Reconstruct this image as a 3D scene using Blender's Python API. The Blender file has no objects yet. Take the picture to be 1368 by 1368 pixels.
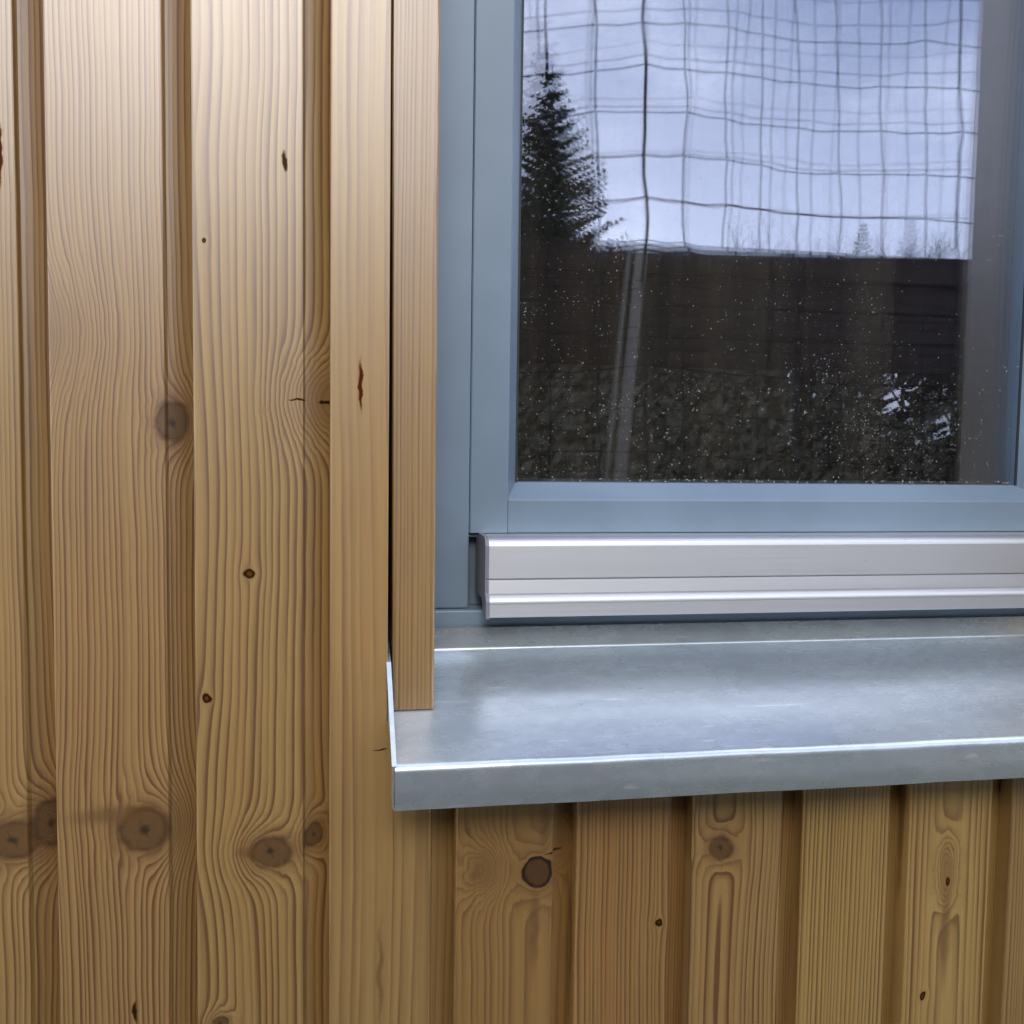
import bpy, bmesh, math, random
from mathutils import Vector, Matrix
R = math.radians
random.seed(7)
S = bpy.context.scene
COL = S.collection

# ------------------------------------------------------------------ camera
# World: X along the wall (right), Y into the wall (cladding face at y = 0), Z up.
# Camera orientation from the two vanishing points of the photograph.
F, C0, CAMD, ZC = 1368.0, 684.0, 0.80, 1.45
dX = Vector((7216, 7, 1368)).normalized()
dD = Vector((-279, 19316, 1368)); dD = (dD - dX * dD.dot(dX)).normalized()
dY = dX.cross(dD)
cam = bpy.data.objects.new('camera', bpy.data.cameras.new('camera'))
COL.objects.link(cam); S.camera = cam
right = Vector((dX.x, dY.x, -dD.x)); up = -Vector((dX.y, dY.y, -dD.y)); back = -Vector((dX.z, dY.z, -dD.z))
M = Matrix((right, up, back)).transposed().to_4x4(); M.translation = (0, -CAMD, ZC)
cam.matrix_world = M
cam.data.sensor_width = 36; cam.data.lens = 36
cam.data.clip_start = 0.01; cam.data.clip_end = 2000
cam.data.dof.use_dof = True; cam.data.dof.focus_distance = 0.86; cam.data.dof.aperture_fstop = 30

def P(px, py, d):
    """photo pixel + distance from the camera plane (parallel to the wall) -> X, Z"""
    v = Vector((px - C0, py - C0, F)); b = dY.dot(v)
    return dX.dot(v) / b * d, ZC - dD.dot(v) / b * d

# ------------------------------------------------------------------ light
W = bpy.data.worlds.new('World'); S.world = W; W.use_nodes = True
SUN_EL, SUN_AZ = R(32), R(187)          # azimuth: direction the light comes from, clockwise from +Y
sun = bpy.data.objects.new('sun', bpy.data.lights.new('sun', 'SUN')); COL.objects.link(sun)
sun.data.energy = 1.0; sun.data.angle = R(22); sun.data.color = (1, .96, .9)
sd = Vector((math.sin(SUN_AZ) * math.cos(SUN_EL), math.cos(SUN_AZ) * math.cos(SUN_EL), math.sin(SUN_EL)))
sun.rotation_euler = sd.to_track_quat('Z', 'Y').to_euler()
S.view_settings.view_transform = 'Standard'; S.view_settings.look = 'None'
S.view_settings.gamma = 1; S.view_settings.exposure = 0.47
S.cycles.max_bounces = 12; S.cycles.transparent_max_bounces = 24
S.cycles.glossy_bounces = 6; S.cycles.diffuse_bounces = 4

# ------------------------------------------------------------------ node expression helper
class X:
    """a socket (or number) that builds Math nodes through operators"""
    def __init__(s, t, v): s.t, s.v = t, v
    def _m(s, op, *a, clamp=False):
        n = s.t.nodes.new('ShaderNodeMath'); n.operation = op; n.use_clamp = clamp
        for i, q in enumerate((s,) + a):
            q = q.v if isinstance(q, X) else q
            if isinstance(q, (int, float)): n.inputs[i].default_value = q
            else: s.t.links.new(q, n.inputs[i])
        return X(s.t, n.outputs[0])
    def __add__(s, o): return s._m('ADD', o)
    __radd__ = __add__
    def __sub__(s, o): return s._m('SUBTRACT', o)
    def __rsub__(s, o): return X(s.t, o)._m('SUBTRACT', s)
    def __mul__(s, o): return s._m('MULTIPLY', o)
    __rmul__ = __mul__
    def __truediv__(s, o): return s._m('DIVIDE', o)
    def max(s, o): return s._m('MAXIMUM', o)
    def min(s, o): return s._m('MINIMUM', o)
    def sqrt(s): return s._m('SQRT')
    def abs(s): return s._m('ABSOLUTE')
    def frac(s): return s._m('FRACT')
    def floor(s): return s._m('FLOOR')
    def pow(s, o): return s._m('POWER', o)
    def exp(s): return s._m('EXPONENT')
    def step(s, a, b):                      # smooth step from a to b
        n = s.t.nodes.new('ShaderNodeMapRange'); n.interpolation_type = 'SMOOTHSTEP'
        for i, q in ((0, s), (1, a), (2, b)):
            q = q.v if isinstance(q, X) else q
            if isinstance(q, (int, float)): n.inputs[i].default_value = q
            else: s.t.links.new(q, n.inputs[i])
        return X(s.t, n.outputs[0])

class Mat:
    def __init__(s, name, rough=.5, metal=0, spec=.5):
        s.m = bpy.data.materials.new(name); s.m.use_nodes = True; s.t = s.m.node_tree
        s.b = s.t.nodes['Principled BSDF']
        s.b.inputs['Roughness'].default_value = rough; s.b.inputs['Metallic'].default_value = metal
        s.b.inputs['Specular IOR Level'].default_value = spec
    def num(s, v): return X(s.t, v)
    def obj(s):
        n = s.t.nodes.new('ShaderNodeTexCoord'); q = s.t.nodes.new('ShaderNodeSeparateXYZ')
        s.t.links.new(n.outputs['Object'], q.inputs[0]); return [X(s.t, o) for o in q.outputs]
    def vec(s, *a):
        n = s.t.nodes.new('ShaderNodeCombineXYZ')
        for i, q in enumerate(a):
            q = q.v if isinstance(q, X) else q
            if isinstance(q, (int, float)): n.inputs[i].default_value = q
            else: s.t.links.new(q, n.inputs[i])
        return n.outputs[0]
    def noise(s, v, scale=1, detail=2, rough=.5):
        n = s.t.nodes.new('ShaderNodeTexNoise'); n.inputs['Scale'].default_value = scale
        n.inputs['Detail'].default_value = detail; n.inputs['Roughness'].default_value = rough
        s.t.links.new(v, n.inputs['Vector']); return X(s.t, n.outputs['Fac'])
    def voro(s, v, scale, feature='F1', out='Distance'):
        n = s.t.nodes.new('ShaderNodeTexVoronoi'); n.inputs['Scale'].default_value = scale; n.feature = feature
        s.t.links.new(v, n.inputs['Vector']); return n.outputs[out]
    def mix(s, f, a, b, mode='MIX'):
        n = s.t.nodes.new('ShaderNodeMix'); n.data_type = 'RGBA'; n.blend_type = mode
        for i, q in ((0, f), (6, a), (7, b)):
            q = q.v if isinstance(q, X) else q
            if isinstance(q, (int, float)): n.inputs[i].default_value = q
            elif isinstance(q, tuple): n.inputs[i].default_value = (*q, 1)
            else: s.t.links.new(q, n.inputs[i])
        return n.outputs[2]
    def set(s, k, v):
        v = v.v if isinstance(v, X) else v
        if isinstance(v, tuple): s.b.inputs[k].default_value = (*v, 1)
        elif isinstance(v, (int, float)): s.b.inputs[k].default_value = v
        else: s.t.links.new(v, s.b.inputs[k])
    def bump(s, h, dist, strength=1):
        n = s.t.nodes.new('ShaderNodeBump'); n.inputs['Distance'].default_value = dist
        n.inputs['Strength'].default_value = strength
        s.t.links.new(h.v, n.inputs['Height']); s.t.links.new(n.outputs[0], s.b.inputs['Normal'])

# ------------------------------------------------------------------ sky (cloudy daylight)
def build_world():
    t = W.node_tree; bg = t.nodes['Background']; bg.inputs['Strength'].default_value = 0.1
    sky = t.nodes.new('ShaderNodeTexSky'); sky.sky_type = 'NISHITA'; sky.sun_disc = False
    sky.sun_elevation = SUN_EL; sky.sun_rotation = SUN_AZ; sky.dust_density = 2.0
    w = Mat.__new__(Mat); w.t = t
    n = t.nodes.new('ShaderNodeTexCoord'); q = t.nodes.new('ShaderNodeSeparateXYZ')
    t.links.new(n.outputs['Generated'], q.inputs[0])
    x, y, z = [X(t, o) for o in q.outputs]
    k = z.max(0) + .22                                     # clouds on a flat layer, stretched towards the horizon
    cl = w.noise(w.vec(x / k * 1.0 + 3.3, y / k * 1.0 + 1.7, 0), 1.1, 7, .58)
    m = cl.step(.42, .60)
    dens = w.noise(w.vec(x / k + 9, y / k + 4, 0), 2.3, 5, .6).step(.3, .7)
    ccol = w.mix(dens, (10.6, 11.3, 13.6), (25.0, 25.0, 26.0))
    blue = w.mix(.55, sky.outputs[0], (8.2, 9.8, 14.5))
    hz = 1 - z.step(.14, .42)                              # pale, hazy lower sky
    t.links.new(w.mix(hz * .65, w.mix(m, blue, ccol), (21.0, 21.6, 24.0)), bg.inputs['Color'])
build_world()

# ------------------------------------------------------------------ mesh helpers
def link(name, me, mat=None, parent=None, loc=(0, 0, 0), smooth=False):
    o = bpy.data.objects.new(name, me); COL.objects.link(o); o.location = loc
    if parent: o.parent = parent
    if mat is not None: me.materials.append(mat)
    if smooth:
        for p in me.polygons: p.use_smooth = True
    return o
def pyd(v, f):
    me = bpy.data.meshes.new('mesh'); me.from_pydata(v, [], f); me.validate(); me.update(); return me
def empty(name, loc, label, cat, group=None):
    o = bpy.data.objects.new(name, None); COL.objects.link(o); o.location = loc
    return tag(o, label, cat, group)
def tag(o, label, cat, group=None):
    o['label'] = label; o['category'] = cat
    if group: o['group'] = group
    return o
def kind(o, k): o['kind'] = k; return o
def prism(pts, axis, a, b, segs=1):
    """closed 2-D outline swept from a to b; axis 'z': pts=(x,y), axis 'x': pts=(y,z)"""
    n = len(pts); v = []; f = []
    for i in range(segs + 1):
        s = a + (b - a) * i / segs
        v += [(p[0], p[1], s) if axis == 'z' else (s, p[0], p[1]) for p in pts]
    for i in range(segs):
        for j in range(n):
            k = (j + 1) % n
            f.append((i*n+j, i*n+k, i*n+n+k, i*n+n+j))
    f.append(tuple(range(n))[::-1]); f.append(tuple(range(segs*n, segs*n+n)))
    return v, f
def fixn(me):
    bm = bmesh.new(); bm.from_mesh(me); bmesh.ops.recalc_face_normals(bm, faces=bm.faces); bm.to_mesh(me); bm.free(); return me
def box_me(x0, x1, y0, y1, z0, z1, bev=0, segs=2):
    bm = bmesh.new()
    vs = [bm.verts.new((x, y, z)) for x in (x0, x1) for y in (y0, y1) for z in (z0, z1)]
    for q in ((0,1,3,2), (4,6,7,5), (0,4,5,1), (2,3,7,6), (0,2,6,4), (1,5,7,3)): bm.faces.new([vs[i] for i in q])
    bmesh.ops.recalc_face_normals(bm, faces=bm.faces)
    if bev: bmesh.ops.bevel(bm, geom=bm.edges[:], offset=bev, segments=segs, profile=.5, affect='EDGES')
    me = bpy.data.meshes.new('mesh'); bm.to_mesh(me); bm.free(); return me
def join(parts):
    v, f = [], []
    for a, b in parts:
        o = len(v); v += a; f += [tuple(i + o for i in q) for q in b]
    return v, f

# ------------------------------------------------------------------ wood
EARLY, LATE = (.60, .425, .245), (.33, .185, .075)
def wood(name, seed, xc=.3, h0=.06, freq=255, hn=.02, hf=1.3, knots=(), early=EARLY, late=LATE, contrast=.95, warp=.004, drift=0, rough=.37, tints=1):
    """planed softwood in 3-D: growth rings about a pith line, grain flowing round the knots.
    knots: (kind, x, z, half-width, half-height) in board coordinates"""
    m = Mat(name, rough, 0, .95); x, y, z = m.obj(); s = seed * 3.71
    x1 = x + (m.noise(m.vec(x * 2, s, z * 1.6), 1, 1) - .5) * (warp * 5) + (m.noise(m.vec(x * 9, s + 5, z * 8), 1, 2) - .5) * warp + z * drift
    xw = x + (m.noise(m.vec(x, s + 2, z), 75, 3) - .5) * .0075
    zw = z + (m.noise(m.vec(x, s + 7, z), 75, 3) - .5) * .0075
    marks = []; swirls = []
    for kd, kx, kz, rw, rh in knots:
        dx, dz = xw - kx, (zw - kz) * (rw / rh)
        rho = (dx * dx + dz * dz).sqrt() / rw
        if kd == 'swirl': swirls.append(((rho * rho) * -.55).exp())
        if kd in ('knot', 'ring', 'dot'):
            g = 1.08
            if kd != 'dot': swirls.append(((rho * rho) * -.32).exp() * .55)
            dx1, dz1 = x1 - kx, (z - kz) * (rw / rh) * .8
            r2 = (dx1 * dx1 + dz1 * dz1).max((rw * g) ** 2)
            x1 = kx + dx1 * ((m.num((rw * g) ** 2) / r2) * -.84 + 1)
        dxk, dzk = dx / rw, dz / rw
        marks.append((kd, rho, dxk, dzk, kx, kz, rw, rh))
    h = (m.noise(m.vec(s, 0, z * hf), 1, 1) - .5) * hn + h0 - y
    r = ((x1 - xc) * (x1 - xc) + h * h).sqrt()
    rv = m.noise(m.vec(r * 55, s + 11, z * .25), 1, 2)
    ph = r * freq + m.noise(m.vec(x * 40, s, z * 3), 1, 2) * .8 + (rv - .5) * 3.2
    band = m.noise(m.vec(ph * .21, s + 13, z * .5), 1, 2)
    for q in swirls: ph = ph + q * 7
    f = ph.frac()
    amp = m.noise(m.vec(ph.floor() * 3.7, s, z * 2), 1, 1).step(.25, .75) * .75 + .35 + (m.noise(m.vec(x * 70, s, z * 9), 1, 3) - .5) * .8
    ring = (f.step(.15, .55) * .35 + f.step(.5, .84) * .65) * (1 - f.step(.88, .99)) * amp
    fib = m.noise(m.vec(x * 1500, y * 1500, z * 18 + s), 1, 3, .65)
    fib2 = m.noise(m.vec(x * 220, y * 220 + s, z * 2.5), 1, 3, .6)
    broad = m.noise(m.vec(x * 5, s + 3, z * 1.6), 1, 2)
    c = m.mix((ring * (contrast * 1.3)).min(1), early, late)
    c = m.mix((fib2 - .5) * .9 * tints + .25, c, m.mix(1.0, c, (1.05, .80, .58), 'MULTIPLY'))
    c = m.mix(broad.step(.35, .7) * .5 * tints, c, m.mix(1.0, c, (.93, .97, .80), 'MULTIPLY'))
    c = m.mix((band.step(.52, .72)) * .42 * tints, c, m.mix(1.0, c, (.90, .66, .42), 'MULTIPLY'))
    v = (fib - .5) * .5 + 1.0 + (m.noise(m.vec(x * 420, y * 420, z * 5 + s), 1, 3, .7) - .5) * .5
    c = m.mix(1.0, c, m.vec(v, v, v), 'MULTIPLY')
    pore = m.noise(m.vec(x * 900, y * 900, z * 60 + s), 1, 2).step(.70, .78)      # short dark flecks
    c = m.mix(pore * .28, c, (.16, .085, .035))
    hgt = ring * .35 + fib * .6
    matt = m.num(0.0) + 0.0
    for kd, rho, dxk, dzk, kx, kz, rw, rh in marks:
        if kd == 'knot':
            halo = 1 - rho.step(.9, 2.1)
            c = m.mix(halo * .5, c, (.30, .16, .065))
            kr = (rho * (rw * 620) ).frac()
            kn = m.noise(m.vec(x, s, z), 160, 3)
            core = m.mix(kr * .8, (.31, .20, .12), (.12, .068, .036))
            core = m.mix(kn.step(.35, .7) * .6, core, (.21, .125, .075))
            core = m.mix((1 - (dxk * 1.7 + dzk * .6).abs().step(.0, .06)) * (1 - rho.step(.2, .75)) * .8, core, (.03, .016, .01))
            core = m.mix(1 - rho.step(.05, .32), core, (.075, .04, .02))
            core = m.mix(rho.step(.66, .98) * (kn.step(.3, .65) * .7 + .15), core, (.085, .043, .02))
            c = m.mix((1 - rho.step(.84, 1.20)) * (kn * .3 + .85).min(1), c, core)
        elif kd == 'ring':
            core = m.mix((rho * 5).frac() * .4, (.17, .09, .04), (.12, .062, .027))
            core = m.mix(rho.step(.74, .92) * (m.noise(m.vec(x, s + 1, z), 60, 2).step(.2, .5) * .5 + .5), core, (.015, .009, .006))
            c = m.mix((1 - rho.step(1.0, 2.4)) * .35, c, (.33, .18, .07))
            c = m.mix(1 - rho.step(.98, 1.10), c, core)
        elif kd == 'dot':
            c = m.mix((1 - rho.step(1.2, 2.2)) * .4, c, (.5, .34, .19))
            core = m.mix(rho.step(.2, .7), (.20, .09, .035), (.045, .02, .010))
            c = m.mix(1 - rho.step(.85, 1.25), c, core)
        elif kd == 'swirl':
            c = m.mix((1 - rho.step(.2, 1.6)) * .55, c, (.30, .165, .07))
        elif kd == 'slit':
            c = m.mix(1 - rho.step(.6, 1.15), c, (.115, .022, .010))
        elif kd == 'crack':
            c = m.mix(1 - rho.step(.5, 1.2), c, (.05, .025, .013))
        elif kd == 'resin':
            c = m.mix((1 - rho.step(.5, 1.2)) * .7, c, (.50, .29, .05))
        elif kd == 'stain':
            c = m.mix((1 - rho.step(.2, 1.2)) * .7, c, (.25, .13, .048))
        if kd in ('crack', 'slit', 'dot', 'ring', 'knot'):
            q = 1 - rho.step(.85, 1.25)
            matt = matt.max(q * (.45 if kd in ('knot', 'ring') else .95))
            if kd == 'crack': hgt = hgt - q * .8
    c = m.mix(1.0, c, (.545, .45, .25), 'MULTIPLY')
    m.set('Base Color', c)
    m.set('Roughness', (fib2 - .5) * .2 + rough + ring * .08)
    m.set('Coat Weight', 1 - matt); m.set('Specular IOR Level', (1 - matt) * .9); m.set('Coat IOR', 1.78); m.set('Coat Roughness', .36)
    m.bump(hgt, .00030, .22)
    return m.m

# ------------------------------------------------------------------ cladding wall
PITCH, XB0, FACE = .1008, .0091, .0808
ZW0, ZW1 = .12, 3.1
wall = empty('cladding_wall', (0, 0, ZW0), 'wall of vertical golden brown softwood planks with recessed grooves', 'wall')
def plank_profile(cut=None, w=PITCH):
    r = .0014
    if cut:
        return [(0, r), (r*.3, r*.3), (r, 0), (cut-.0006, 0), (cut, .0006), (cut, .031), (.018, .031), (.018, .0226), (.0046, .0216), (0, .0190)]
    return [(0, r), (r*.3, r*.3), (r, 0), (FACE - .0012, 0), (FACE - .0004, .0004), (FACE + .0004, .0034), (FACE + .0014, .0062),
            (w + .003, .0208), (w + .013, .0220), (w + .013, .031), (.018, .031), (.018, .0226), (.0046, .0216), (0, .0190)]
def K(kd, i, px, py, pw, ph):
    """knot seen at a photo pixel -> coordinates in plank i"""
    x, z = P(px, py, .80); s = .80 / F
    return (kd, x - (XB0 + PITCH * i), z - ZW0, pw * s, ph * s)
Z_NOTCH = ZC - .2235
XCUT = .0540
XT_R = P(1306, 150, 1.084)[0]            # right reveal, from its mirror image in the outer pane
Z_TOP = ZC + .70                         # head of the window opening
boards = {
 -5: dict(seed=21, xc=.25, h0=.05), -4: dict(seed=22, xc=.04, h0=.03), 
 -3: dict(seed=3, xc=.24, h0=.05, freq=235, knots=[K('slit', -3, -1, 207, 3.5, 38), K('knot', -3, 18, 1122, 34, 25), K('knot', -3, 62, 1108, 20, 32)]),
 -2: dict(seed=4, xc=.30, h0=.07, freq=262, contrast=1.0, warp=.0055, knots=[K('knot', -2, 229, 563, 19, 27), K('knot', -2, 193, 1108, 32, 30), K('swirl', -2, 20, 440, 70, 60), K('stain', -2, 150, 1090, 70, 16), K('crack', -2, 181, 1352, 3, 16)]),
 -1: dict(seed=5, xc=-.012, h0=.022, freq=175, hn=.030, hf=3.0, contrast=1.0, knots=[K('swirl', -1, 436, 535, 38, 40), K('crack', -1, 398, 535, 10, 1.6), K('crack', -1, 434, 537, 9, 2),
       K('resin', -1, 352, 548, 8, 6), K('dot', -1, 333, 766, 7, 7), K('dot', -1, 276, 933, 5, 7), K('knot', -1, 362, 1138, 28, 21), K('knot', -1, 419, 1121, 12, 17),
       K('crack', -1, 381, 216, 3, 14), K('knot', -1, 295, 1366, 9, 9), K('dot', -1, 272, 320, 2.5, 4), K('stain', -1, 330, 1140, 18, 8)]),
  0: dict(seed=6, xc=.07, h0=.012, freq=120, hn=.012, contrast=.5, knots=[K('slit', 0, 482, 516, 3.2, 36), K('crack', 0, 508, 1001, 10, 1.2), K('stain', 0, 508, 1300, 5, 90)]),
  1: dict(seed=7, xc=.075, h0=.014, freq=170, hn=.012, contrast=.65, knots=[K('ring', 1, 718, 1165, 22, 22), K('swirl', 1, 645, 1163, 22, 28), K('stain', 1, 714, 1240, 9, 75), K('stain', 1, 728, 1100, 10, 45), K('crack', 1, 742, 1140, 14, 2), K('swirl', 1, 752, 1130, 11, 22)]),
  2: dict(seed=8, xc=.26, h0=.05, freq=270, contrast=.9, knots=[K('dot', 2, 881, 1233, 6, 6)]),
  3: dict(seed=9, xc=.026, h0=.012, freq=230, hn=.008, knots=[K('knot', 3, 963, 1133, 17, 17)]),
  4: dict(seed=10, xc=.22, h0=.06, freq=285, contrast=1.1, warp=.001),
  5: dict(seed=11, xc=.040, h0=.012, freq=210, hn=.008, knots=[K('swirl', 5, 1265, 1165, 12, 40), K('dot', 5, 1266, 1178, 4, 7), K('stain', 5, 1262, 1250, 11, 95), K('dot', 5, 1233, 1330, 4, 7)]),
  6: dict(seed=12, xc=.2, h0=.05, freq=280, contrast=.8), 7: dict(seed=13, xc=.05, h0=.03), 8: dict(seed=14), 9: dict(seed=15, xc=.02), 10: dict(seed=16),
}
GOLD = [((.66,.50,.30),(.27,.135,.052)), ((.64,.48,.285),(.26,.125,.048)), ((.67,.515,.315),(.28,.145,.057))]
for i in sorted(boards):
    kw = dict(boards[i]); e, l = GOLD[i % 3]
    if i == 2: e, l = (.63, .435, .24), (.28, .14, .055)
    if i == 1: e, l = (.58, .40, .21), (.28, .155, .06)
    if i in (4, 5): e, l = (.80, .63, .36), (.30, .18, .07)
    mat = wood('planed_softwood', early=e, late=l, **kw)
    x0 = XB0 + PITCH * i; lo, hi = 0, ZW1 - ZW0
    segs = []
    inner0, inner1 = XCUT, XT_R + .038
    if i == 0:
        segs = [join([prism(plank_profile(), 'z', lo, Z_NOTCH - ZW0), prism(plank_profile(XCUT - x0), 'z', Z_NOTCH - ZW0, hi)])]
    elif x0 > 0 and x0 < inner1:
        segs = [prism(plank_profile(), 'z', lo, Z_NOTCH - ZW0), prism(plank_profile(), 'z', Z_TOP - ZW0 + .04, hi)]
        if x0 + FACE > inner1 + .02:
            a, b = prism([(p[0], p[1]) for p in plank_profile() if p[0] > inner1 - x0] + [(inner1 - x0, .031), (inner1 - x0, 0)], 'z', Z_NOTCH - ZW0, Z_TOP - ZW0 + .04)
            segs.append((a, b))
    else:
        segs = [prism(plank_profile(), 'z', lo, hi)]
    for a, b in segs:
        link('plank', fixn(pyd(a, b)), mat, wall, (x0, 0, 0))
dk = Mat('building_paper', .9); dk.set('Base Color', (.012, .012, .013))
# wind barrier and studs behind the planks, with the window opening left free
XL, XRR = XB0 - 5.2 * PITCH, XB0 + 11.2 * PITCH
for a in ((XL, .052, .0325, .13, 0, ZW1-ZW0), (inner1, XRR, .0325, .13, 0, ZW1-ZW0), (.052, inner1, .0325, .13, 0, Z_NOTCH-ZW0-.01), (.052, inner1, .0325, .13, Z_TOP-ZW0+.045, ZW1-ZW0)):
    link('wall_core', box_me(*a), dk.m, wall)

# ------------------------------------------------------------------ reveal boards
DT = .806 - CAMD
ZTB = P(550, 948, .806)[1]
tw = wood('sawn_lining', 31, xc=.11, h0=.03, freq=300, contrast=.75, early=(.60, .45, .29), late=(.25, .14, .065), warp=.0012, drift=-.004, tints=.6)
def trim_mesh(w, dep, h):
    # front edge with a small, slightly ragged arris on the opening side
    n = 60; v = []; f = []
    rnd = random.Random(3)
    for k in range(n + 1):
        z = h * k / n; e = .0016 + .0005 * math.sin(k * .9) * math.sin(k * .37 + 1) + .0003 * rnd.random(); q = .0002 * rnd.random()
        l = .0016 - .0064 * min(z, .5) 
        v += [(l, dep, z), (l, .0012, z), (l + .0010, 0, z), (w - e, 0, z), (w - q, e, z), (w, dep, z)]
    for k in range(n):
        for j in range(6):
            a = k*6 + j; b = k*6 + (j+1) % 6
            f.append((a, b, b+6, a+6))
    f.append(tuple(range(5, -1, -1))); f.append(tuple(range(n*6, n*6+6)))
    return fixn(pyd(v, f))
tx0, tx1 = .0572, .0920
tl = link('reveal_board', trim_mesh(tx1 - tx0, .108, Z_TOP - ZTB), tw, None, (tx0, DT, ZTB))
tag(tl, 'narrow upright pine lining board ending just above the zinc sill beside blue jamb', 'trim board')
tr = link('reveal_board', trim_mesh(.035, .108, Z_TOP - ZTB), tw, None, (XT_R + .035, DT, ZTB)); tr.scale.x = -1
tag(tr, 'upright pine lining board on the far side of the window mirrored in its glass', 'trim board')
th = link('reveal_board', box_me(0, XT_R + .035 - tx0, 0, .108, 0, .035, .0012), wood('head_lining', 33, xc=.2, h0=.03), None, (tx0, DT, Z_TOP + .001))
tag(th, 'horizontal pine lining board across the head of the window opening', 'trim board')

# ------------------------------------------------------------------ window
def paint(name, col, rough=.38):
    m = Mat(name, rough, 0, .5); x, y, z = m.obj()
    n = m.noise(m.vec(x, y, z), 9, 4); g = m.noise(m.vec(x * 60, y * 60, z * 400), 1, 2)
    c = m.mix(n.step(.3, .7), tuple(q * .93 for q in col), tuple(q * 1.05 for q in col))
    d = m.voro(m.vec(x, y, z), 55); sp = (1 - X(m.t, d).step(.03, .06)) * m.noise(m.vec(x, y, z), 13, 1).step(.55, .62)
    m.set('Base Color', m.mix(sp * .55, c, (.07, .075, .08)))
    m.set('Roughness', (n - .5) * .12 + rough)
    m.bump(g + m.noise(m.vec(x, y, z), 700, 2) * .7, .0001, .35)
    return m.m
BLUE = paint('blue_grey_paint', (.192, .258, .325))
BLUE_SHADED = paint('blue_grey_paint_shaded', (.16, .19, .235))  # darker copy of the frame paint, with the rebate's shade in its colour
win = empty('window', (0, 0, P(600, 838, .905)[1]), 'blue grey painted wooden window with rain speckled glass above zinc sill', 'window')
ZB = win.location.z
def wp(name, me, mat, smooth=False, parent=None):
    o = link(name, me, mat, parent or win, (0, 0, 0 if parent else -ZB), smooth); return o
YS = .915 - CAMD; YG = .945 - CAMD                   # sash face, outer glass
GX0, GX1, GZ0, GZ1 = .1823, .7102, ZC - .0400, ZC + .60
SX0, SX1 = .1350, GX1 + (GX0 - .1350)               # sash outer edges
BX0, BX1 = .1700, GX1 + .0123                       # inner front arrises
RB = ZC - .0850                                      # underside of the bottom rail
BZ0, BZ1 = ZC - .0545, GZ1 + .0123; SZ1 = GZ1 + .047
wp('jamb', box_me(.0925, .1343, YS - .001, .26, ZC - .1535, Z_TOP - .002, .0012), BLUE)
wp('jamb', box_me(SX1 + .0014, SX1 + .04, YS - .001, .26, ZC - .1535, Z_TOP - .002, .0012), BLUE)
wp('frame_head', box_me(.1338, SX1 + .0012, YS, .26, SZ1 + .0014, Z_TOP - .002, .0012), BLUE)
wp('frame_sill', box_me(.0925, SX1 + .04, .905 - CAMD, .26, ZC - .215, ZC - .1540, .0016), BLUE)
wp('frame_rebate', box_me(.1338, SX1 + .0012, .936 - CAMD, .25, ZC - .1538, RB - .0045, .0005), BLUE_SHADED)
wp('rebate_ledge', box_me(.1338, SX1 + .001, .921 - CAMD, .935 - CAMD, RB - .0042, RB - .0014, .0006), BLUE)
# sash: stiles and rails with a sloped glazing bead towards the glass
def stile(sx, a, b, c):     # a outer, b inner arris, c glass line
    pts = [(a, YS + .0012), (a + sx*.0012, YS), (b - sx*.001, YS), (b, YS + .0006), (b + sx*.0006, YS + .0022), (c, YG), (c, .24), (a, .24)]
    return pts
for sx, a, b, c in ((1, SX0, BX0, GX0), (-1, SX1, BX1, GX1)):
    v, f = prism(stile(sx, a, b, c), 'z', RB, SZ1)
    wp('sash_stile', fixn(pyd(v, f)), BLUE)
pr = [(YS + .0007, RB), (YS + .0002, RB + .0008), (YS + .0002, BZ0 - .0010), (YS + .0008, BZ0), (YS + .0028, BZ0 + .0012), (YG, GZ0), (.24, GZ0), (.24, RB)]
wp('sash_rail', fixn(pyd(*prism(pr, 'x', BX0 + .0004, BX1 - .0004))), BLUE)
pr = [(YS, SZ1), (YS, BZ1), (YS + .0028, BZ1 - .0012), (YG, GZ1), (.24, GZ1), (.24, SZ1)]
wp('sash_rail', fixn(pyd(*prism(pr, 'x', BX0 + .0004, BX1 - .0004))), BLUE)
# gaskets round the glass
gk = Mat('rubber_gasket', .6); gk.set('Base Color', (.02, .022, .025))
for a in ((GX0 - .001, GX0 + .0016, YG - .0012, YG + .0005, GZ0, GZ1), (GX1 - .0016, GX1 + .001, YG - .0012, YG + .0005, GZ0, GZ1)):
    wp('gasket', box_me(*a), gk.m)
# glass: three panes, the inner ones bowed as sealed units are
def glass(name, r0):
    m = bpy.data.materials.new(name); m.use_nodes = True; t = m.node_tree; t.nodes.clear()
    o = t.nodes.new('ShaderNodeOutputMaterial'); mx = t.nodes.new('ShaderNodeMixShader')
    tr_ = t.nodes.new('ShaderNodeBsdfTransparent'); gl = t.nodes.new('ShaderNodeBsdfGlossy')
    tr_.inputs[0].default_value = (.965, .975, .97, 1); gl.inputs['Roughness'].default_value = 0.0; gl.inputs['Color'].default_value = (.74, .79, 1, 1)
    lw = t.nodes.new('ShaderNodeLayerWeight'); lw.inputs[0].default_value = .5
    e = X(t, lw.outputs['Facing']).pow(5) * (1 - r0) + r0
    t.links.new(e.v, mx.inputs[0]); t.links.new(tr_.outputs[0], mx.inputs[1]); t.links.new(gl.outputs[0], mx.inputs[2])
    t.links.new(mx.outputs[0], o.inputs[0]); return m
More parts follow.
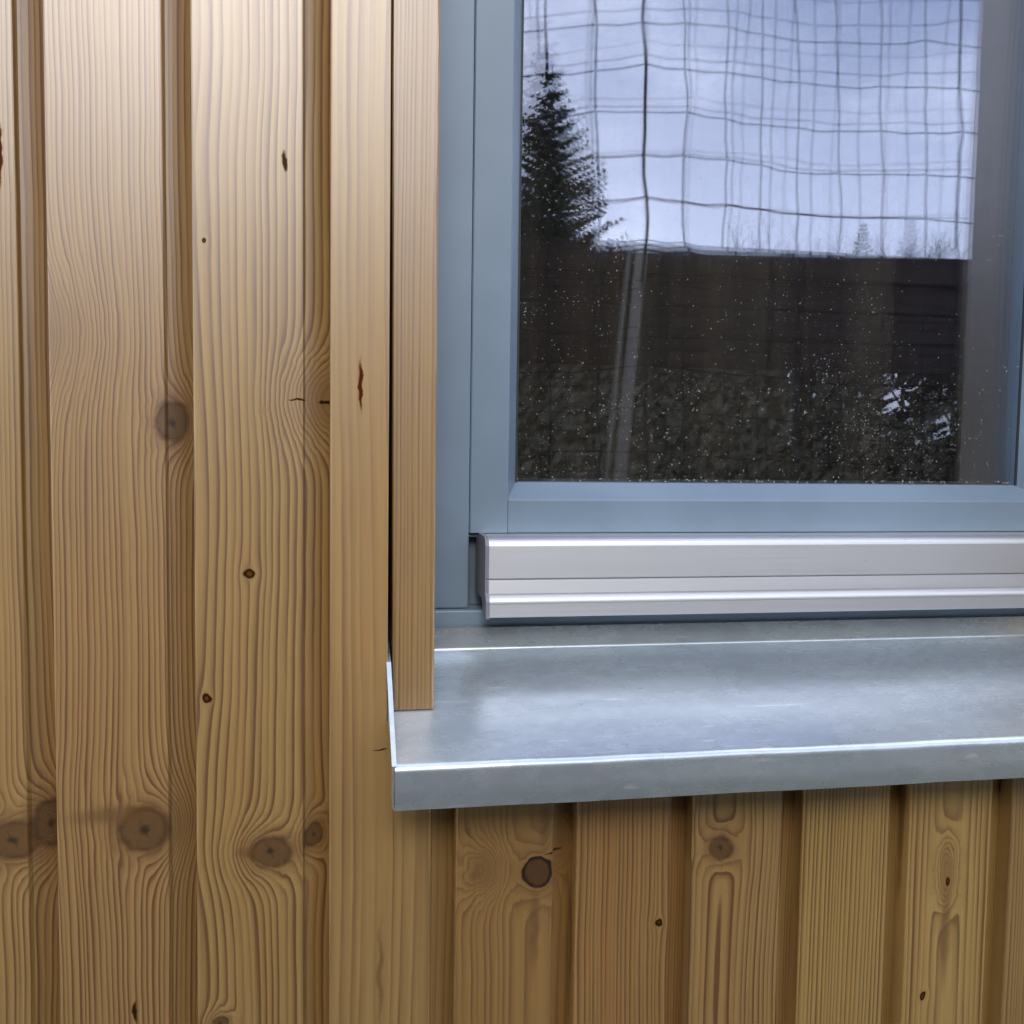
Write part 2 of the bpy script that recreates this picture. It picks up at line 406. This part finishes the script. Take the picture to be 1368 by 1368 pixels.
def pane(y, bow, cx, cz, th=.004, n=28, r0=.088):
    v = []; f = []
    for side in (0, 1):
        for j in range(n + 1):
            for i in range(n + 1):
                x = GX0 + (GX1 - GX0) * i / n; z = GZ0 + (GZ1 - GZ0) * j / n
                v.append((x, y + side * th + bow * ((x - cx) ** 2 + (z - cz) ** 2) / 2, z))
    N = (n + 1) ** 2
    for j in range(n):
        for i in range(n):
            a = j*(n+1)+i; q = (a, a+1, a+n+2, a+n+1)
            f.append(q); f.append(tuple(N + k for k in q[::-1]))
    return wp('glass_pane', pyd(v, f), glass('window_glass', r0), True)
GC = P(820, 285, .96)
pane(YG, 0, *GC); pane(YG + .017, -1/15, *GC); pane(YG + .034, -1/7.5, *GC)
# rain speckles on the outer pane: many tiny domes
def drops():
    rnd = random.Random(11); v = []; f = []
    def dome(x, z, r, el):
        o = len(v); n = 6
        for k in range(n): v.append((x + r * math.cos(k*math.tau/n), YG - .0001, z + r * el * math.sin(k*math.tau/n)))
        for k in range(n): v.append((x + .6*r * math.cos(k*math.tau/n), YG - .0001 - r*.38, z + .6*r*el * math.sin(k*math.tau/n)))
        v.append((x, YG - .0001 - r * .5, z))
        for k in range(n):
            q = (k+1) % n
            f.append((o+k, o+q, o+n+q, o+n+k)); f.append((o+n+k, o+n+q, o+2*n))
    cl = [(rnd.uniform(GX0, GX1), rnd.uniform(GZ0, GZ0 + .30), rnd.uniform(.008, .05)) for _ in range(70)]
    n = 0
    while n < 3600:
        if rnd.random() < .62:
            c = rnd.choice(cl); x = rnd.gauss(c[0], c[2]); z = rnd.gauss(c[1], c[2] * .7)
        else:
            x = rnd.uniform(GX0, GX1); z = GZ0 + .42 * rnd.random() ** 1.25
        if not (GX0 + .002 < x < GX1 - .002 and GZ0 + .001 < z < GZ0 + .45): continue
        if rnd.random() < ((z - GZ0) / .42) ** .8 * .75 + (x - GX0) * .35: continue
        n += 1
        dome(x, z, .00020 + .00050 * rnd.random() ** 3.6, rnd.uniform(.6, 1.3))
    for k in range(90):                                    # heavier row along the bottom bead
        dome(rnd.uniform(GX0, GX1), GZ0 + rnd.uniform(.0012, .004), rnd.uniform(.0005, .0012), .6)
    o = wp('rain_drops', pyd(v, f), None, True); kind(o, 'stuff')
    m = Mat('pale_water_drop', .25, 0, .5); m.set('Base Color', (.46, .44, .40)); m.set('Transmission Weight', .25); m.set('IOR', 1.33)  # pale base colour, slightly see-through
    o.data.materials.append(m.m)
drops()
# anodised weather bar on the bottom rail
alu = Mat('brushed_aluminium', .30, 1.0); x, y, z = alu.obj()
g = alu.noise(alu.vec(x * 3, y * 900, z * 900), 1, 3); n = alu.noise(alu.vec(x * 6, y * 20, z * 20), 1, 3)
d = alu.voro(alu.vec(x, y, z), 60); sp = (1 - X(alu.t, d).step(.02, .05)) * alu.noise(alu.vec(x, y, z), 11, 1).step(.56, .6)
alu.set('Base Color', alu.mix(sp * .6, alu.mix(n, (.60, .61, .635), (.69, .70, .72)), (.12, .12, .13)))
alu.set('Roughness', (g - .5) * .12 + .50); alu.bump(g, .00006, .4)
yb = .872 - CAMD
zt, zf, zg, zl, zb = ZC - .0858, ZC - .0935, ZC - .1219, ZC - .1366, ZC - .1545
def arc(cy, cz, r, a0, a1, n=5): return [(cy + r*math.cos(R(a0+(a1-a0)*k/n)), cz + r*math.sin(R(a0+(a1-a0)*k/n))) for k in range(n + 1)]
bar = [(.925 - CAMD, zt + .0002), (yb + .014, zt)] + arc(yb + .0125, zt - .0085, .0085, 75, 172, 7) + \
      [(yb + .0020, zg + .0007), (yb + .0045, zg + .0005), (yb + .0045, zg - .0005), (yb + .0017, zg - .0007), (yb + .0002, zl + .0022), (yb + .0004, zl + .0004), (yb - .0022, zl)] + \
      arc(yb + .0015, zl - .0055, .0065, 140, 190, 5) + [(yb - .0056, zb + .0006), (yb - .005, zb), (yb - .0035, zb), (yb - .0035, zl - .010), (yb + .004, zl - .003), (.925 - CAMD, zl - .002)]
barx0 = .1462
bo = wp('weather_bar', fixn(pyd(*prism(bar, 'x', barx0, SX1 - .01))), alu.m)
cp = Mat('grey_plastic', .45); cp.set('Base Color', (.21, .205, .245))
capo = [(.926 - CAMD, zt + .0012), (yb + .014, zt + .001)] + arc(yb + .0095, zt - .0085, .0095, 75, 172, 7) + [(yb - .0004, zg + .001), (yb + .0006, zg), (yb - .0004, zg - .001), (yb - .0008, zl + .003)] + \
       arc(yb + .0015, zl - .0055, .0078, 140, 190, 4) + [(yb - .0066, zb - .0009), (yb + .010, zb - .0009), (yb + .016, zl - .004), (.926 - CAMD, zl - .004)]
for xa in (barx0 - .0034, SX1 - .0098):
    c = link('end_cap', fixn(pyd(*prism(capo, 'x', xa, xa + .0033))), cp.m, bo)

# ------------------------------------------------------------------ metal sill
def zinc():
    m = Mat('galvanised_steel', .34, .68); x, y, z = m.obj()
    sv = m.vec(x * 1.0, y * 1.6, z * 1.6)
    sp = X(m.t, m.voro(sv, 95, 'F1', 'Color')); n = m.noise(m.vec(x * 7, y * 22, z * 22), 1, 4, .6); n2 = m.noise(sv, 14, 4, .6)
    st = m.noise(m.vec(x * 5, y * 90, z * 90), 1, 3)
    c = m.mix(n.step(.3, .7), (.52, .59, .64), (.63, .70, .745))
    c = m.mix((sp - .5) * .25 + .12, c, (.30, .33, .36))
    c = m.mix(n2.step(.48, .72) * .2, c, (.44, .475, .50))
    scr = m.noise(m.vec(x * 16 + y * 30, y * 190 - x * 9, z * 120), 1, 2).step(.66, .74)
    c = m.mix(scr * .6, c, (.86, .88, .90))
    d = X(m.t, m.voro(sv, 38)); fl = (1 - d.step(.015, .035)) * n2.step(.5, .56)
    c = m.mix(fl * .35, c, (.13, .13, .13))
    m.set('Base Color', c)
    m.set('Roughness', (n2 - .5) * .18 + (st - .5) * .10 + .27)
    m.bump(m.noise(m.vec(x * 6, y * 14, z * 14), 1, 2) * 1.0 + sp * .02 + scr * .03, .0022, .42)
    return m.m
ZN = zinc()
sx0, sx1 = .0555, XT_R + .037
yF, zF = .735 - CAMD, ZC - .2408                  # front arris
yK, zK = .9015 - CAMD, ZC - .1905                 # back bend
sill = empty('window_sill', (0, 0, ZC - .2725), 'sloping galvanised sheet metal window sill with folded drip edge and upturned end', 'window sill')
ZS = sill.location.z
def sheet(pts, t=.0009):
    out = []
    for k, p in enumerate(pts):
        a = Vector(pts[max(k-1, 0)]); b = Vector(pts[min(k+1, len(pts)-1)]); d = (b - a).normalized()
        out.append((p[0] + d.y * t, p[1] - d.x * t))
    return list(pts) + out[::-1]
def rnd_corner(p0, p1, p2, r, n=5):
    p0, p1, p2 = map(Vector, (p0, p1, p2)); a = (p0 - p1).normalized(); b = (p2 - p1).normalized()
    return [tuple((p1 + a*r)*(1-t)**2 + p1*2*t*(1-t) + (p1 + b*r)*t*t) for t in [k/n for k in range(n+1)]]
pU, pB, pF, pD = (yK + .0008, ZC - .1692), (yK, zK), (yF - .001, zF + .0006), (yF + .0008, ZC - .2724)
prof = [pU] + rnd_corner(pU, pB, pF, .004) + rnd_corner(pB, pF, pD, .0060, 9) + [(yF - .0016, ZC - .256), (yF - .0014, ZC - .264), pD, (pD[0] + .003, pD[1] - .0012), (pD[0] + .010, pD[1] + .006)]
v, f = prism(sheet(prof), 'x', sx0, sx1, 40)
rg = random.Random(5); NP = len(prof) * 2
for k in range(41):
    w = .00022 * math.sin(k * .55) + .00012 * math.sin(k * 1.3 + 1)      # a sheet is never quite straight
    for j in range(NP):
        q = v[k*NP+j]
        if q[1] < yF + .03: v[k*NP+j] = (q[0], q[1], q[2] + w)
o = link('sheet', fixn(pyd(v, f)), ZN, sill, (0, 0, -ZS))
for p in o.data.polygons: p.use_smooth = len(p.vertices) == 4
o.data.set_sharp_from_angle(angle=R(50))
# upturned ends: cut on the slant in front of the planks, hemmed along the top
ZU = P(515, 885, .80)[1]
def end_plate(xa, xb):
    hem = .0016
    lower = [(yK, zK - .0002), (yF + .002, zF - .0002)]
    top = [(yF - .0004, zF + .0012), (-.040, zF + .0245), (-.018, zF + .047), (.0, ZU), (.03, ZU + .012), (yK, ZU + .018)]
    n = len(top); V = []; Fc = []
    def bx(poly, x0, x1):
        return prism(poly, 'x', x0, x1)
    plate = bx(lower + top, xa, xa + .0010)
    rim = []
    for k in range(n - 1):
        a, b = Vector(top[k]), Vector(top[k+1]); d = (b - a).normalized(); nn = Vector((-d.y, d.x)) * hem
        rim.append(bx([tuple(a - nn), tuple(a + nn*.35), tuple(b + nn*.35), tuple(b - nn)], xa - .0011, xb))
    return join([plate] + rim)
e = link('end_upstand', fixn(pyd(*end_plate(sx0 - .0012, sx0 + .0012))), ZN, sill, (0, 0, -ZS))
e = link('end_upstand', fixn(pyd(*end_plate(sx1 - .0008, sx1 + .0014))), ZN, sill, (0, 0, -ZS))
fold = [(pD[0] + .001, pD[1]), (pF[0] + .0004, pF[1]), (pF[0] + .016, pF[1] + .002), (pD[0] + .014, pD[1] + .004)]
link('end_fold', fixn(pyd(*prism(fold, 'x', sx0 - .0013, sx0 - .0003))), ZN, sill, (0, 0, -ZS))

# ------------------------------------------------------------------ room behind the window
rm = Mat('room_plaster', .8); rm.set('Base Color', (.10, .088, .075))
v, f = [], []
for a in ((-1.2, 2.4, 3.2, 3.25, .1, 2.9), (-1.25, -1.2, .26, 3.2, .1, 2.9), (2.4, 2.45, .26, 3.2, .1, 2.9), (-1.2, 2.4, .26, 3.2, .05, .1), (-1.2, 2.4, .26, 3.2, 2.9, 2.95),
          (-1.2, .094, .20, .26, .1, 2.9), (SX1 + .038, 2.4, .20, .26, .1, 2.9), (.094, SX1 + .038, .20, .26, .1, ZC - .216), (.094, SX1 + .038, .20, .26, Z_TOP, 2.9)):
    me = box_me(*a); o0 = len(v)
    v += [tuple(q.co) for q in me.vertices]; f += [tuple(i + o0 for i in p.vertices) for p in me.polygons]; bpy.data.meshes.remove(me)
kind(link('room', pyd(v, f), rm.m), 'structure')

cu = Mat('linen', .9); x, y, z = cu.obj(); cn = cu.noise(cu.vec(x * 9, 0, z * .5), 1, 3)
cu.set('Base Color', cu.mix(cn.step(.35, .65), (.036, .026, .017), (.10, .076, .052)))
v, f = [], []
for k in range(241):
    xx = -.05 + 1.9 * k / 240; yy = .42 + .022 * math.sin(xx * 46 + 2 * math.sin(xx * 7)) + .012 * math.sin(xx * 103)
    v += [(xx, yy, ZC - .9), (xx, yy, ZC + .85), (xx, yy + .002, ZC - .9), (xx, yy + .002, ZC + .85)]
for k in range(240):
    a = k * 4; f += [(a, a+4, a+5, a+1), (a+3, a+7, a+6, a+2), (a+1, a+5, a+7, a+3), (a+2, a+6, a+4, a)]
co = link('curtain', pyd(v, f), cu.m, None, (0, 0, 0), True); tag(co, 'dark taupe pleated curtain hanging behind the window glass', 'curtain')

# ------------------------------------------------------------------ garden behind the camera (seen mirrored in the glass)
gm = Mat('gravel_and_grass', .95); x, y, z = gm.obj()
gn = gm.noise(gm.vec(x, y, 0), 1.3, 6, .6)
gm.set('Base Color', gm.mix(gn.step(.4, .6), (.17, .15, .12), (.06, .085, .035)))
gm.bump(gm.noise(gm.vec(x, y, 0), 60, 4), .02, .6)
kind(link('ground', pyd([(-400, -800, 0), (400, -800, 0), (400, 60, 0), (-400, 60, 0)], [(0, 1, 2, 3)]), gm.m), 'structure')

def mirror(px, py, dist):
    """point at 'dist' from the camera plane along a ray mirrored in the outer pane"""
    x, z = P(px, py, dist); return Vector((x, 2 * YG - (dist - CAMD), z))
SH = 2.9
a = mirror(690, 312, SH); b = mirror(1230, 336, SH)
shz = mirror(900, 324, SH).z; shy = a.y
shl = mirror(900, 492, SH).z
brown = Mat('dark_stained_boards', .55); x, y, z = brown.obj()
bn = brown.noise(brown.vec(x * 2, y * 40, z * 40), 1, 3)
brown.set('Base Color', brown.mix(bn, (.028, .014, .009), (.06, .028, .016)))
felt = Mat('roofing_felt', .9); felt.set('Base Color', (.02, .02, .02))
shed = empty('garden_shelter', (1.4, shy - 1.0, 0), 'dark brown open garden shelter with deep board fascia mirrored in the window glass', 'shelter')
def sp_(name, me, mat): o = link(name, me, mat, shed, (-1.4, -(shy - 1.0), 0)); return o
nb = 4; hb = (shz - shl) / nb
for k in range(nb):
    sp_('fascia_board', box_me(-3.2, 6.0, shy - .022, shy + (.004 if k % 2 else 0), shl + hb*k + .004, shl + hb*(k+1) - .004, .003, 1), brown.m)
sp_('roof', box_me(-3.3, 6.1, shy - 2.3, shy - .03, shz - .10, shz - .01), felt.m)
for px in (-3.0, -.2, 2.5, 5.8):
    for py in (shy - .10, shy - 2.2): sp_('post', box_me(px, px + .09, py - .045, py + .045, 0, shz - .1, .004, 1), brown.m)
sp_('back_wall', box_me(-3.2, .9, shy - 2.30, shy - 2.26, 0, shz - .1), brown.m)
# boards leaning against the shelter and a stake
pale = wood('weathered_board', 41, xc=.3, h0=.05, freq=200, early=(.30, .27, .2), late=(.17, .14, .10), rough=.7)
def leaner(x0, z0, x1, z1, y0, y1, w, label):
    p0, p1 = Vector((x0, y0, z0)), Vector((x1, y1, z1)); L = (p1 - p0).length
    o = link('leaning_board', box_me(0, w, -.014, .014, 0, L, .002, 1), pale, None, p0)
    o.rotation_euler = (p1 - p0).to_track_quat('Z', 'Y').to_euler()
    return tag(o, label, 'board')
lt, lb = mirror(852, 330, SH - .03), mirror(822, 640, SH - .25)
dirv = (lb - lt).normalized(); g0 = lt + dirv * (lt.z / -dirv.z)
leaner(g0.x, .0, lt.x, lt.z, g0.y, lt.y, .030, 'wide pale weathered board leaning on the dark shelter, mirrored in the glass')
leaner(g0.x - .030, .0, lt.x - .022, lt.z, g0.y, lt.y, .010, 'thin pale batten leaning beside the wide weathered board, mirrored in the glass')
st = mirror(785, 605, 2.6)
stk = link('stake', box_me(-.035, .035, -.035, .035, 0, st.z, .006, 1), pale, None, (st.x, st.y, 0)); tag(stk, 'short pale wooden stake standing before the shelter, mirrored in the glass', 'stake')

# net: square mesh hung between two posts
def net():
    D = 2.5; yN = 2 * YG - (D - CAMD)
    root = empty('ball_net', (1.2, yN, 0), 'dark square mesh ball net hung across the garden, mirrored against the sky', 'net')
    nm = Mat('net_cord', .8); nm.set('Base Color', (.012, .014, .02))
    cols = [-62, 0, 62, 122, 182, 240, 300, 360, 420, 480, 538, 596, 672, 734, 797, 857, 910, 967, 1020, 1073, 1126, 1178, 1229, 1275, 1330, 1385, 1440, 1495, 1550, 1605, 1660, 1715, 1770, 1830, 1890]
    rows = [-420, -360, -300, -240, -182, -124, -68, -28, 32, 91, 151, 208, 266, 322, 378, 434, 490, 545, 600, 655, 710, 765, 820, 875, 930, 985]
    rn = random.Random(2)
    sag = lambda px: (857 - px) * .03 if px < 857 else (px - 857) * .075 if px < 1275 else 31 + (px - 1275) * .03
    pts = {}
    for i, cx in enumerate(cols):
        for j, ry in enumerate(rows):
            jx, jy = rn.uniform(-3, 3), rn.uniform(-3, 3)
            x, z = P(cx + jx + (ry - 150) * .012 * math.sin(i), ry + sag(cx) + jy, D)
            pts[i, j] = Vector((x, yN + .03 * math.sin(i * .9) + rn.uniform(-.01, .01), max(z, .01)))
    V, Fc = [], []
    def cord(a, b, r):
        d = (b - a).normalized(); u = d.orthogonal().normalized(); w = d.cross(u); o = len(V)
        for p in (a, b):
            for k in range(5): V.append(tuple(p + (u * math.cos(k*math.tau/5) + w * math.sin(k*math.tau/5)) * r))
        for k in range(5): q = (k+1) % 5; Fc.append((o+k, o+q, o+5+q, o+5+k))
    for i in range(len(cols)):
        for j in range(len(rows)):
            a = pts[i, j]
            if j + 1 < len(rows):
                b = pts[i, j+1]; mid = (a + b) / 2 + Vector((rn.uniform(-.004, .004), 0, 0)); r = .0028 if i not in (13, 14, 15, 23) else .0041
                cord(a, mid, r); cord(mid, b, r)
            if i + 1 < len(cols):
                b = pts[i+1, j]; mid = (a + b) / 2 - Vector((0, 0, rn.uniform(0, .006))); cord(a, mid, .0025); cord(mid, b, .0025)
    kind(link('netting', pyd(V, Fc), nm.m, root, (-1.2, -yN, 0)), 'stuff')
    pm = Mat('painted_pole', .5); pm.set('Base Color', (.05, .06, .055))
    for i in (0, len(cols) - 1):
        p = pts[i, 0]; bm = bmesh.new(); bmesh.ops.create_cone(bm, segments=12, radius1=.03, radius2=.03, depth=p.z + .1, cap_ends=True)
        me = bpy.data.meshes.new('mesh'); bm.to_mesh(me); bm.free()
        link('post', me, pm.m, root, (p.x - 1.2, 0, (p.z + .1) / 2))
net()

# trees
def leafmat(name, a, b):
    m = Mat(name, .7); x, y, z = m.obj(); n = m.noise(m.vec(x, y, z), 2.2, 3)
    m.set('Base Color', m.mix(n, a, b)); return m.m
bark = Mat('bark', .9); x, y, z = bark.obj(); bark.set('Base Color', bark.mix(bark.noise(bark.vec(x*8, y*8, z*2), 1, 4), (.05, .036, .026), (.11, .085, .065)))
NEEDLE = leafmat('spruce_needles', (.010, .020, .012), (.024, .040, .02))
def trunk_mesh(h, r, n=8, segs=8):
    v, f = [], []
    for k in range(segs + 1):
        t = k / segs
        for j in range(n): v.append((r*(1-.93*t)*math.cos(j*math.tau/n), r*(1-.93*t)*math.sin(j*math.tau/n), h*t))
    for k in range(segs):
        for j in range(n): q = (j+1) % n; f.append((k*n+j, k*n+q, k*n+n+q, k*n+n+j))
    return pyd(v, f)
def spruce(base, h, rmax, seed, label):
    rn = random.Random(seed); V, Fc = [], []
    root = empty('spruce_tree', base, label, 'tree')
    link('trunk', trunk_mesh(h, h * .016), bark.m, root)
    z = h * .08
    while z < h * .985:
        t = z / h; nb = max(7, int(30 * (1 - t) + 8)); L0 = rmax * (1 - t) ** .85 + .06
        for k in range(nb):
            a = rn.uniform(0, math.tau); L = L0 * rn.uniform(.55, 1.12); droop = rn.uniform(-.02, .42) * (1 - t) - .1
            for s in range(max(3, int(L / .10))):
                u = (s + .6) / max(3, int(L / .10)); p = Vector((math.cos(a)*L*u, math.sin(a)*L*u, z - droop*L*u + .25*L*u*u))
                for q in range(3):
                    wv = .16 * (1.15 - u) * L ** .5 + .05; aa = a + rn.choice((-1, 1)) * rn.uniform(.5, 1.1)
                    d = Vector((math.cos(aa), math.sin(aa), rn.uniform(-.55, .15))) * wv * rn.uniform(.8, 1.7)
                    side = Vector((-math.sin(aa)*.3, math.cos(aa)*.3, rn.uniform(-1, 1))).normalized() * .045 * rn.uniform(.6, 1.4)
                    o = len(V); V.extend([tuple(p - side), tuple(p + side), tuple(p + d)]); Fc.append((o, o+1, o+2))
            o = len(V); tip = Vector((math.cos(a)*L, math.sin(a)*L, z - droop*L + .25*L)); s_ = Vector((-math.sin(a), math.cos(a), 0)) * .02
            V.extend([tuple(s_ + Vector((0, 0, z))), tuple(Vector((0, 0, z)) - s_), tuple(tip)]); Fc.append((o, o+1, o+2))
        z += h * .017 * rn.uniform(.7, 1.3)
    link('crown', pyd(V, Fc), NEEDLE, root)
DS = 24; tp = mirror(738, 88, DS)
spruce((tp.x, tp.y, 0), tp.z, tp.z * .33, 4, 'tall dark spruce mirrored against the bright sky in the window glass')
DS = 46; tp = mirror(1154, 296, DS)
spruce((tp.x, tp.y, 0), tp.z, tp.z * .22, 9, 'distant rounded spruce top mirrored just above the shelter roof')
DS = 30; tp = mirror(640, 235, DS)
spruce((tp.x, tp.y, 0), tp.z, tp.z * .27, 14, 'shorter dark spruce standing beside the tall one, mirrored at the jamb')
def bare_tree(base, h, seed, label):
    rn = random.Random(seed); V, Fc = [], []
    root = empty('bare_tree', base, label, 'tree', 'bare trees behind the shelter')
    link('trunk', trunk_mesh(h * .6, h * .014), bark.m, root)
    def tw(p, d, L, r, lev):
        q = p + d * L; u = d.orthogonal().normalized(); w = d.cross(u); o = len(V)
        for c_, rr in ((p, r), (q, r * .55)):
            for k in range(3): V.append(tuple(c_ + (u*math.cos(k*2.094) + w*math.sin(k*2.094)) * rr))
        for k in range(3): g = (k+1) % 3; Fc.append((o+k, o+g, o+3+g, o+3+k))
        if lev:
            for _ in range(rn.choice((3, 4))):
                nd = (d + Vector((rn.uniform(-.8, .8), rn.uniform(-.8, .8), rn.uniform(-.2, .7)))).normalized()
                tw(p + d * L * rn.uniform(.4, 1), nd, L * rn.uniform(.5, .75), r * .55, lev - 1)
    for k in range(7):
        tw(Vector((0, 0, h * rn.uniform(.25, .58))), Vector((rn.uniform(-.7, .7), rn.uniform(-.7, .7), 1)).normalized(), h * .22, h * .005, 4)
    link('crown', pyd(V, Fc), bark.m, root)
for k, (px, py, ds) in enumerate(((820, 280, 26), (905, 300, 34), (1042, 288, 30), (1085, 308, 33), (1215, 300, 30), (1280, 276, 24))):
    p = mirror(px, py, ds); bare_tree((p.x, p.y, 0), p.z, 50 + k, 'leafless thin twigged tree rising behind the shelter roof')
# hedge beyond the shelter, with gaps where the sky glints through
def hedge():
    rn = random.Random(8); V, Fc = [], []
    g1, g2 = mirror(1165, 528, 9.0), mirror(1050, 512, 9.0); y0 = g1.y
    top = mirror(900, 440, 9.0).z
    for _ in range(120000):
        x = rn.uniform(-5, 15); z = top * rn.random(); y = y0 + rn.uniform(-.5, .5)
        d1 = ((x - g1.x) / .55) ** 2 + ((z - g1.z) / .33) ** 2; d2 = ((x - g2.x) / .13) ** 2 + ((z - g2.z) / .15) ** 2
        gap = min(d1, d2) < 1
        if gap and rn.random() < .95: continue
        n = Vector((rn.gauss(0, 1), rn.gauss(0, 1), rn.gauss(0, 1))).normalized(); u = n.orthogonal().normalized(); w = n.cross(u)
        s = rn.uniform(.035, .075) * (.6 if gap else 1); p = Vector((x, y, z)); o = len(V)
        V.extend([tuple(p - u*s*1.4), tuple(p + w*s*.6), tuple(p + u*s*1.4), tuple(p - w*s*.6)]); Fc.append((o, o+1, o+2, o+3))
    o = link('hedge', pyd(V, Fc), leafmat('hedge_leaves', (.15, .13, .08), (.22, .19, .12)))
    kind(o, 'stuff'); tag(o, 'grey green garden hedge beyond the shelter with bright gaps, mirrored low in the glass', 'hedge')
hedge()
